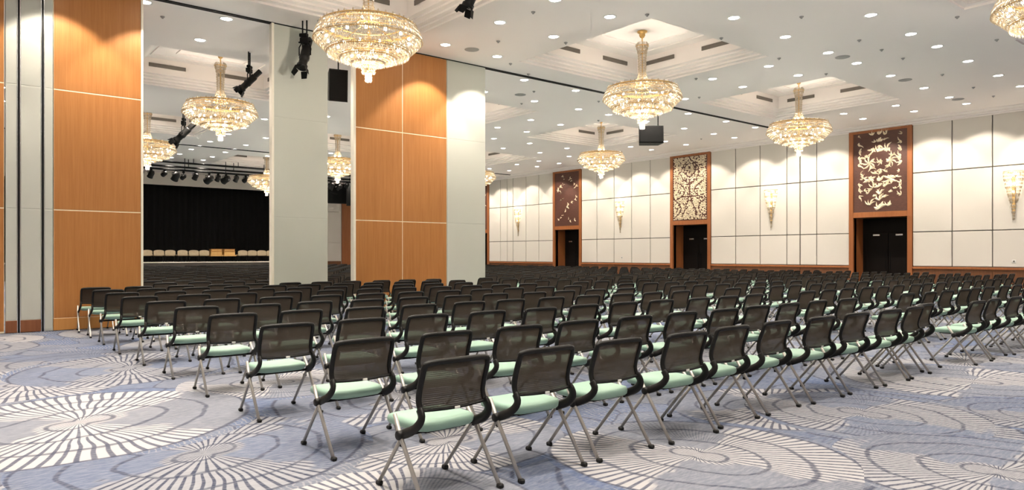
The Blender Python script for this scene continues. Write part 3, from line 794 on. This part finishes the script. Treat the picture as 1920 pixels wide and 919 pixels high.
for jy, y in enumerate(DLY):
    cnt = 0
    for jx, x in enumerate(reversed(DLX)):
        if in_coffer(x, y): continue
        if y > 43.5 and x < 5: continue
        cnt += 1
        if jy % 1 == 0:
            px, py, f = proj(x, y, CEIL)
        vis = -30 < px < 1950 and -30 < py < 480
        if not vis and f > 1 and (x < 0 and y > 18): continue
        lab = 'round recessed ceiling downlight, %s from right wall, %s row %s the partition track' % (ordn(cnt), *((ordn(10-jy), 'before') if y < 16.5 else (ordn(jy-9), 'beyond')))
        o = thing('downlight', lab, 'downlight', (x, y, CEIL), group='recessed downlights in the white ceiling')
        link('trim_ring', TRIM, o); link('lens', LENS, o, label='glowing lens')
        if x > 28.9: b_ = link('downlight_beam', SPW, o, loc=(0, 0, -.03)); b_.rotation_euler = (0, math.radians(-28), 0)
        elif 15 < y < 16: b_ = link('downlight_beam', SPW, o, loc=(0, 0, -.03)); b_.rotation_euler = (math.radians(16), 0, 0)
        else: link('downlight_beam', SP, o, loc=(0, 0, -.03))

# small ceiling fittings
q = MB(); q.lathe([(.001,-.05),(.02,-.05),(.025,-.03),(.045,-.02),(.05,0)], 12); SPR = q.mesh('sprinkler_body', M['fitting'], True)
q = MB(); q.lathe([(.001,-.012),(.17,-.014),(.19,-.008),(.195,0)], 24); CSP = q.mesh('grille', M['fitting'], True)
for k, (x, y) in enumerate(sorted(((15.49,8.39),(18.32,8.37),(19.64,8.38),(20.96,8.37),(18.28,10.56),(20.95,10.56),(23.76,8.36),(26.39,8.36),(28.37,8.38),(18.28,6.12),(21.0,6.13),(10.49,12.07),(11.23,14.29),(12.66,13.28),(12.82,15.74),(12.62,10.55),(15.44,10.5),(4.08,17.72),(7.0,15.7),(13.98,16.3),(18.38,13.41),(15.6,17.91),(16.5,19.63),(20.64,14.93),(28.1,20.21),(18.4,17.6),(21.0,20.1),(10.6,17.9)), key=lambda p: p[0]**2 + p[1]**2)):
    link('sprinkler', SPR, loc=(x, y, CEIL), label='small grey sprinkler head dotting the ceiling, %s nearest to the camera' % ordn(k+1), category='sprinkler', group='sprinkler heads in the ceiling')
for (x, y), w_ in (((19.55,9.39),'nearest the camera'), ((23.63,9.37),'second along the right row'), ((28.0,9.35),'nearest the crown moulding'), ((11.15,15.33),'beside the largest chandelier'), ((15.58,18.6),'just beyond the partition track')):
    link('ceiling_speaker', CSP, loc=(x, y, CEIL), label='round flat grey ceiling speaker ' + w_, category='speaker', group='flush ceiling speakers')

# ------------------------------------------------------------------ sconces and wall sockets
def make_sconce():
    o = thing('crystal_sconce', '', 'wall lamp', group='crystal sconces on the panelled wall')
    # origin on the wall face, z at the top; the half cone bulges toward -X
    mb = MB(); mb.rbox(-.05, 0, -.2, .2, -.16, -.02, .01); mb.rbox(-.04, 0, -.05, .05, -1.5, -.16, .01); part('back_plate', mb, M['gold'], o)
    tiers = [(.33, 0, .31, -.36, 3), (.29, -.30, .25, -.64, 3), (.24, -.58, .19, -.90, 3), (.18, -.84, .13, -1.12, 2), (.12, -1.08, .08, -1.34, 2), (.07, -1.32, .05, -1.58, 2), (.035, -1.58, .03, -1.82, 2)]
    for i, (r0, z0, r1, z1, m) in enumerate(tiers):
        mb = MB(); n = max(5, int(r0*60)); qq = random.Random(i)
        for k in range(n):
            a = PI/2 + PI*(k+.5)/n
            for j in range(m):
                t = (j+.5)/m; r = r0+(r1-r0)*t; z = z0+(z1-z0)*t
                mb.octa((r*.8*math.cos(a) - .03, r*math.sin(a), z), .018, abs(z1-z0)/m*.5, a+qq.uniform(-.4,.4))
        part('crystal_tier', mb, M['crystal'], o, kind='stuff')
        mb = MB(); mb.tube([(r0*.8*math.cos(PI/2+PI*k/12) - .03, r0*math.sin(PI/2+PI*k/12), z0) for k in range(13)], .01, 5); part('tier_ring', mb, M['gold'], o)
    mb = MB(); mb.lathe([(.001,.035),(.02,.03),(.03,.012),(.03,-.012),(.02,-.03),(.001,-.035)], 8); bm = mb.mesh('bulb', M['bulb'], True)
    for (x, y, z) in ((-.14,.14,-.12),(-.14,-.14,-.12),(-.18,0,-.16),(-.13,.08,-.46),(-.13,-.08,-.46),(-.11,0,-.75)): link('bulb', bm, o, loc=(x, y, z))
    return o
SL = bpy.data.lights.new('sconce_light', 'POINT'); SL.energy = SCONCE_W; SL.color = (1, .83, .6); SL.shadow_soft_size = .06
sco = make_sconce(); note_kids(sco)
for k, (y, lab) in enumerate(((8.5, 'tapering crystal wall sconce at the right edge of the picture'), (18.3, 'tapering crystal wall sconce between the floral and the scrolled carved panels'), (27.9, 'tapering crystal wall sconce between the scrolled and the sparse blossom panels'), (37.2, 'farthest tapering crystal wall sconce, left of the sparse blossom panel'))):
    o = sco if k == 0 else copy_tree(sco)
    o.location = (X1, y, 4.6); o['label'] = lab
    link('sconce_light', SL, o, loc=(-.2, 0, -.05)); link('sconce_light', SL, o, loc=(-.16, 0, -.45))
for y, z, lab in ((8.5, 1.26, 'small wall socket below the rightmost crystal sconce'), (27.8, 1.34, 'small wall socket below the sconce between scrolled and blossom panels')):
    o = thing('wall_socket', lab, 'socket', (X1, y, z)); box_part('plate', -.012, 0, -.06, .06, -.06, .06, M['white_plastic'], o, .004); box_part('outlet', -.018, -.008, -.03, .03, -.03, .03, M['vent'], o, .003)

# ------------------------------------------------------------------ carved panels over the doors
AH = 1.02; AZ0, AZ1 = 3.36, 6.72                       # half width and heights of the carving
def leaf_mesh(l, w, bend=0.0):
    """pointed leaf lying in the wall plane (y across, z up), thin with a raised rib"""
    mb = MB(); n = 6; vs_ = []
    for k in range(n+1):
        t = k/n; ww = w*math.sin(PI*min(1, t*.96+.02))**.8; c = bend*math.sin(t*PI)
        vs_ += [(0, c-ww, t*l), (-.03, c, t*l), (0, c+ww, t*l)]
    fs = []
    for k in range(n):
        a = k*3; b = a+3; fs += [(a, a+1, b+1, b), (a+1, a+2, b+2, b+1), (a, b, b+2, a+2)]
    mb.add(vs_, fs); return mb
LV = [leaf_mesh(.26, .045), leaf_mesh(.19, .05, .03), leaf_mesh(.32, .035, .06), leaf_mesh(.14, .045)]
def place(mb, src, y, z, ang, s=1.0, mirror=1):
    ca, sa = math.cos(ang), math.sin(ang)
    vs_ = [(vx, y + mirror*s*(vy*ca + vz*sa), z + s*(-vy*sa + vz*ca)) for vx, vy, vz in src.v]
    mb.add(vs_, src.f if mirror > 0 else [tuple(reversed(f)) for f in src.f])
def art(d, label):
    o = thing('carved_panel', label, 'wall art', (X1-.02, d, 0)); box_part('backing', 0, .06, -DI, DI, 3.33, 6.72, M['art_back'], o)
    return o
# floral panel: mirrored bouquets up the middle and vines along the sides
o = art(DY[1], 'dark carved panel with symmetrical cream leaf bouquets above the nearest doorway')
rr = random.Random(5); cl = []
def star(z, y, n, s, spread=2*PI, a0=0.0): return [(y, z, a0 + spread*(k+.5)/n - spread/2, s*rr.uniform(.8,1.15), rr.randrange(4)) for k in range(n)]
mid = [(6.60, 5, .75, 2.2, 0), (6.30, 4, .8, 2.4, 0), (6.15, 4, .7, 2.0, PI), (5.88, 5, .75, 2.6, 0), (5.45, 6, .62, 6.2, 0), (5.15, 4, .7, 2.0, PI), (4.92, 4, .6, 2.4, 0), (4.62, 4, .8, 1.6, 0), (4.40, 4, .75, 2.2, 0), (4.05, 5, .7, 2.0, 0), (3.80, 5, .8, 2.6, 0), (3.46, 7, 1.0, 2.9, 0)]
side = [(5.92, .30, 7, .9, 6.2), (5.45, .42, 8, 1.05, 6.2), (4.72, .40, 8, 1.15, 6.2), (4.40, .25, 5, .8, 4), (4.10, .45, 4, .7, 3), (3.60, .38, 5, 1.0, 2.4), (6.62, .28, 4, .8, 2.2), (4.25, .62, 3, .6, 3),
        (6.20, .93, 4, .7, 2.5), (5.95, .92, 4, .8, 2.6), (5.62, .90, 5, .9, 3.2), (5.30, .93, 4, .8, 2.8), (5.0, .80, 3, .7, 2.4), (4.50, .92, 4, .8, 2.6), (4.25, .93, 4, .8, 2.8), (4.0, .92, 4, .8, 2.4), (6.55, .95, 3, .5, 2), (5.70, .55, 5, .7, 4), (4.95, .25, 4, .7, 3), (3.95, .22, 4, .7, 3), (6.30, .2, 3, .6, 3), (4.75, .68, 4, .7, 4), (5.2, .3, 4, .6, 4)]
for z, n, s, sp, a0 in mid:
    mb = MB()
    for (y, zz, a, ss, k) in star(z, 0, n, s, sp, a0): place(mb, LV[k], y, zz, a, ss*1.25)
    part('leaf_cluster', mb, M['leaf'], o)
for z, y, n, s, sp in side:
    for mir in (1, -1):
        mb = MB(); a0 = rr.uniform(-.4,.4) - (1.2 if y > .7 else 0)
        for (yy, zz, a, ss, k) in star(z + rr.uniform(-.04,.04), y*mir, n, s*.82, sp, a0*mir):
            if abs(yy) > .85:
                a = (abs(a) % 2.6 + .15)*(-1 if yy > 0 else 1)
            place(mb, LV[k], yy - (.05 if yy > .8 else -.05 if yy < -.8 else 0), zz, a, ss*1.2)
        part('leaf_cluster', mb, M['leaf'], o)
# scrolled panel: dense cream tracery cut by dark scrolls
o = art(DY[2], 'dense cream scrollwork panel with heart shaped dark scrolls above the second doorway')
def curve_pts():
    C = []
    for s in (-1, 1):
        for k in range(60):
            t = k/59
            C.append((s*(.04 + .62*math.sin(t*PI)**.8*(1-.25*t)), 5.28 + 1.25*t))            # upper heart lobes
            C.append((s*(.03 + .34*math.sin(t*PI*.9)**1.0), 5.6 + .75*t))
            C.append((s*(.85 - .55*math.sin(t*PI)), 4.45 + .95*t))                              # middle scrolls
            C.append((s*(.06 + .42*(1-t)**1.3), 3.62 + .98*t))                                   # lower ogee
            C.append((s*(.98 - .42*math.sin(t*PI)), 3.5 + .95*t))
            if k % 3 == 0: C.append((s*.5*t, 4.62)); C.append((s*.03, 4.62+1.8*t*.5))
    return C
CP = curve_pts(); mb = MB(); rr = random.Random(9); st = .072
zz = AZ0+.05; row = 0
while zz < AZ1-.05:
    yy = -AH+.02 + (st/2 if row % 2 else 0)
    while yy < AH:
        if min((yy-a)**2 + (zz-b)**2 for a, b in CP) > .034**2 and rr.random() > .13:
            n = 6; r0 = st*rr.uniform(.40,.58); a0 = rr.uniform(0, 1); e = rr.uniform(.75, 1.3); cy, cz = yy+rr.uniform(-.012,.012), zz+rr.uniform(-.012,.012)
            ring0 = [(0, cy + r0*e*math.cos(a0+2*PI*k/n), cz + r0/e*math.sin(a0+2*PI*k/n)) for k in range(n)]
            ring1 = [(-.03, cy + .75*r0*e*math.cos(a0+2*PI*k/n), cz + .75*r0/e*math.sin(a0+2*PI*k/n)) for k in range(n)]
            mb.add(ring0+ring1, [(k, n+k, n+(k+1)%n, (k+1)%n) for k in range(n)] + [tuple(n+k for k in range(n-1,-1,-1))])
        yy += st
    zz += st*.87; row += 1
part('scroll_tracery', mb, M['leaf'], o, kind='stuff', label='cream scroll tracery')
# sparse blossom panels
for d, lab, seed in ((DY[3], 'dark brown panel with a sparse diagonal branch of cream blossoms', 3), (DY[4], 'far dark brown panel half hidden by the pale grey leaf edge', 4)):
    o = art(d, lab); rr = random.Random(seed)
    for (y, z, n, s) in ((.75,3.7,5,.9),(.55,3.85,5,.8),(.4,4.0,4,.7),(.1,4.25,5,.9),(-.05,4.5,6,1.1),(-.2,4.68,5,.9),(-.45,4.75,5,.9),(-.75,4.95,4,.9),(-.85,5.1,4,.7),(-.8,5.75,5,1.1),(-.7,5.9,4,.8),(.75,5.6,6,1.2),(.5,5.8,5,1.0),(.3,5.95,4,.7),(.55,5.4,3,.8),(.55,5.0,3,.6),(.35,5.05,3,.6),(-.3,6.3,3,1.0),(-.4,6.15,3,.8),(.4,6.5,3,.8),(.2,6.3,2,.6),(-.35,3.55,4,.8),(-.7,3.65,5,1.0),(-.2,3.75,3,.7)):
        mb = MB()
        for k in range(n): place(mb, LV[rr.randrange(4)], max(-.85,min(.85,y)), z, rr.uniform(-2.2,2.2), s*.62)
        part('blossom', mb, M['leaf'], o)

# ------------------------------------------------------------------ theatre lamps and loudspeakers
def theatre_lamp(label, loc, drop, yaw, pitch, s=1.0):
    """hung from the ceiling point loc: clamp, twin rods, yoke, lamp barrel"""
    o = thing('theatre_lamp', label, 'stage light', loc, yaw); L = drop
    mb = MB(); mb.tube([(-.05,0,0),(-.05,0,-L+.42*s)], .018, 8); mb.tube([(.06,0,0),(.06,0,-L+.34*s)], .018, 8); part('hanging_rods', mb, M['black_metal'], o)
    mb = MB(); mb.rbox(-.11,.11,-.06,.06,-L+.46*s,-L+.60*s,.015); mb.rbox(-.07,.13,-.05,.05,-L+.62*s,-L+.70*s,.012); mb.tube([(-.16,0,-L+.5*s),(.16,0,-L+.5*s)], .02, 8); part('clamp', mb, M['black_metal'], o)
    z0 = -L + .18*s; w = .15*s
    mb = MB(); mb.tube([(-w,0,z0),(-w,0,z0+.2*s),(-w*.6,0,z0+.29*s),(w*.6,0,z0+.29*s),(w,0,z0+.2*s),(w,0,z0)], .014, 6); part('yoke', mb, M['black_metal'], o)
    mb = MB(); prof = [(.001,-.26),(.09,-.26),(.11,-.22),(.11,.02),(.12,.03),(.12,.10),(.10,.12),(.10,.26),(.125,.28),(.125,.36),(.11,.36),(.10,.33),(.001,.33)]
    mb.lathe([(r*s, y*s) for r, y in prof], 16, axis='y')
    for k in range(4): mb.torus(.118*s, .008*s, 0, 16, 4)
    b = part('barrel', mb, M['black'], o, True); b.location = (0, 0, z0); b.rotation_euler = (pitch, 0, 0)
    mb = MB(); mb.rbox(-.06*s,.06*s,-.5*s,-.26*s,-.07*s,.07*s,.012); hs = part('lamp_house', mb, M['black'], b)
    mb = MB()
    for a in (0, PI/2, PI, 3*PI/2):
        ca, sa = math.cos(a), math.sin(a); c = .13*s
        mb.add([(c*ca - .09*s*sa, .36*s, c*sa + .09*s*ca), (c*ca + .09*s*sa, .36*s, c*sa - .09*s*ca), (c*1.5*ca + .07*s*sa, .52*s, c*1.5*sa - .07*s*ca), (c*1.5*ca - .07*s*sa, .52*s, c*1.5*sa + .07*s*ca)], [(0,1,2,3),(3,2,1,0)])
    part('barn_door', mb, M['black_metal'], b)
    return o
theatre_lamp('black theatre lamp hanging in front of the freestanding grey partition leaf', (6.74, 15.92, CEIL), 1.0, 2.2, -1.15, 1.0)
theatre_lamp('black theatre lamp tilted toward the stage in the wide opening', (6.62, 19.36, CEIL), .95, .9, -.75, .85)
theatre_lamp('black theatre lamp farther back below the chandelier in the wide opening', (7.42, 29.0, CEIL), 1.05, .9, -.75, 1.15)
theatre_lamp('black theatre lamp just showing at the top of the picture', (7.66, 10.45, CEIL), .83, .6, -1.1, .9)

def speaker(label, loc, w, h_, d, rods, rz=0, tilt=0.0, top=CEIL):
    o = thing('loudspeaker', label, 'loudspeaker', loc, rz)
    mb = MB(); f = .78
    vs_ = [(-w/2,-d/2,h_),(w/2,-d/2,h_),(w/2*f,d/2,h_*.96),(-w/2*f,d/2,h_*.96),(-w/2,-d/2,0),(w/2,-d/2,0),(w/2*f,d/2,h_*.10),(-w/2*f,d/2,h_*.10)]
    mb.add(vs_, [(0,1,2,3),(7,6,5,4),(4,5,1,0),(5,6,2,1),(6,7,3,2),(7,4,0,3)]); b = part('cabinet', mb, M['black'], o); b.rotation_euler = (tilt, 0, 0)
    mb = MB(); mb.rbox(-w*.46, w*.46, -d/2-.025, -d/2, h_*.04, h_*.96, .01); part('grille', mb, M['black_metal'], b)
    mb = MB()
    for x in (-w*.32, w*.32): mb.rbox(x-.05, x+.05, -.06, .06, h_*.97, h_*1.03, .01)
    part('bracket', mb, M['black_metal'], b)
    mb = MB()
    for x in rods: mb.tube([(x, 0, h_*.9), (x, 0, top - loc[2])], .018, 6)
    part('hanging_rods', mb, M['black_metal'], o); return o
speaker('tall black loudspeaker hung on a chain between grey and wood partition leaves', (8.52, 18.0, 5.66), .50, .86, .5, (0.05,), rz=-.25, tilt=.06)
speaker('black loudspeaker on two rods below the coffer chandelier', (19.35, 16.05, 5.33), .86, .62, .55, (-.28, .28), rz=-.7, tilt=-.12)
a = speaker('black loudspeaker hung at the right of the stage, upper one', (22.75, 48.0, 5.2), 1.5, 1.45, 1.0, (-.5, .5), rz=-.2)
a = speaker('black loudspeaker hung at the right of the stage, lower and longer one', (23.05, 46.1, 4.95), .95, 1.7, .8, (-.2, .2), rz=-.35)

# lighting bars over the front of the stage, with lamps clamped on
BARS = [(42.9, 6.72, 8.6, 27.0), (43.3, 6.52, 8.4, 27.0), (43.0, 6.31, 8.4, 16.0), (43.0, 6.31, 19.4, 26.5)]
for k, (y, z, a, b) in enumerate(BARS):
    o = thing('lighting_bar', ['uppermost long black lighting bar before the stage', 'middle long black lighting bar before the stage', 'short lowest black lighting bar in the wide opening', 'short lowest black lighting bar in the narrow opening'][k], 'lighting bar', (a, y, z))
    mb = MB(); mb.tube([(0,0,0),(b-a,0,0)], .055, 8); part('bar', mb, M['black_metal'], o)
    mb = MB(); n = int((b-a)/3)+1
    for i in range(n+1): x = .4 + (b-a-.8)*i/n; mb.tube([(x,0,0),(x,0,CEIL-z)], .02, 6)
    part('hangers', mb, M['black_metal'], o)
def bar_lamp(label, x, z, s, roll):
    o = thing('bar_lamp', label, 'stage light', (x, 43.0, 6.31), group='lamps clamped along the lighting bars'); d = 6.31 - z
    mb = MB(); mb.tube([(0,0,-.06),(0,0,-d+.05*s)], .025, 6); mb.rbox(-.06,.06,-.05,.05,-.16,-.058,.015); part('clamp', mb, M['black_metal'], o)
    mb = MB(); mb.tube([(-.16*s,0,-d),(-.16*s,0,-d+.12*s),(.16*s,0,-d+.12*s),(.16*s,0,-d)], .02, 5); part('yoke', mb, M['black_metal'], o)
    mb = MB(); mb.lathe([(r*s, y*s) for r, y in [(.001,-.2),(.10,-.2),(.15,-.1),(.15,.12),(.17,.2),(.13,.2),(.001,.16)]], 12, axis='y'); b = part('barrel', mb, M['black'], o, True)
    b.location = (0,0,-d-.04*s); b.rotation_euler = (roll, 0, .4)
BL = [(8.75,6.05),(9.32,6.02),(10.0,6.08),(10.6,6.0),(11.0,5.97),(11.65,6.05),(12.4,5.95),(12.9,6.03),(13.35,6.0),(13.95,6.07),(14.5,6.05),(20.0,6.0),(20.55,5.98),(21.1,6.1)]
for k, (x, z) in enumerate(BL):
    bar_lamp('small black stage lamp, %s from the left on the lowest lighting bar %s' % ((ordn(k+1), 'in wide opening') if k < 11 else (ordn(k-10), 'in narrow opening')), x, z, (1.1, 1.0, .8, 1.25, .8, .95, 1.3, .9, 1.25, .9, .9)[k % 11], -.9 if k % 2 else -.4)

# ------------------------------------------------------------------ chairs and tables standing on the stage
def stage_chair():
    o = thing('stage_chair', '', 'chair', group='beige chairs in a row on the stage')
    mb = MB(); mb.rbox(-.30,.30,-.26,.26,.38,.48,.03); part('seat', mb, M['beige_cloth'], o)
    mb = MB(); n = 10; vs_ = []
    for yy in (-.30, -.22):
        vs_ += [(-.31,yy,.44),(.31,yy,.44),(.31,yy,.68)] + [(.31*math.cos(PI*k/n), yy, .68+.10*math.sin(PI*k/n)) for k in range(1,n)] + [(-.31,yy,.68)]
    m_ = len(vs_)//2
    mb.add(vs_, [tuple(range(m_)), tuple(range(2*m_-1,m_-1,-1))] + [(i,m_+i,m_+(i+1)%m_,(i+1)%m_) for i in range(m_)]); part('backrest', mb, M['beige_cloth'], o)
    for x in (-.26,.26):
        for yy in (-.24,.24):
            mb = MB(); mb.tube([(x,yy,.40),(x*1.05,yy*1.05,0)], .02, 6); part('leg', mb, M['black_metal'], o)
    return o
scp = stage_chair(); note_kids(scp)
for k, x in enumerate((10.54, 11.23, 11.91, 12.66, 13.36, 14.02, 16.56, 17.22, 17.88, 18.54)):
    o = scp if k == 0 else copy_tree(scp)
    o.location = (x, 50.0, SZ); o['label'] = 'beige upholstered chair on the stage, %s %s the tan tables' % ((ordn(6-k), 'to the left of') if k < 6 else (ordn(k-5), 'to the right of'))
for k, x in enumerate((14.83, 15.69)):
    o = thing('stage_table', 'tan wooden table on the stage, %s one of the pair' % ('left' if k == 0 else 'right'), 'table', (x, 50.0, SZ))
    mb = MB(); mb.rbox(-.42,.42,-.35,.35,.36,.46,.02); part('table_top', mb, M['tan_wood'], o)
    for xx in (-.36,.36):
        for yy in (-.3,.3): mb = MB(); mb.tube([(xx,yy,.37),(xx,yy,0)], .022, 6); part('leg', mb, M['black_metal'], o)
    for j, (z0, z1, ww) in enumerate(((.46,.72,.36),(.72,.86,.34))):
        b = thing('wooden_box', 'tan wooden box on the %s stage table, %s of its stack' % ('left' if k == 0 else 'right', ('lower', 'upper')[j]), 'box', (x, 50.0, SZ+z0)); mb = MB(); mb.rbox(-ww,ww,-.25,.25,0,z1-z0-.03,.015); part('body', mb, M['tan_wood'], b)
        mb = MB(); mb.rbox(-ww-.02,ww+.02,-.27,.27,z1-z0-.03,z1-z0,.008); part('lid', mb, M['wood_base'], b)
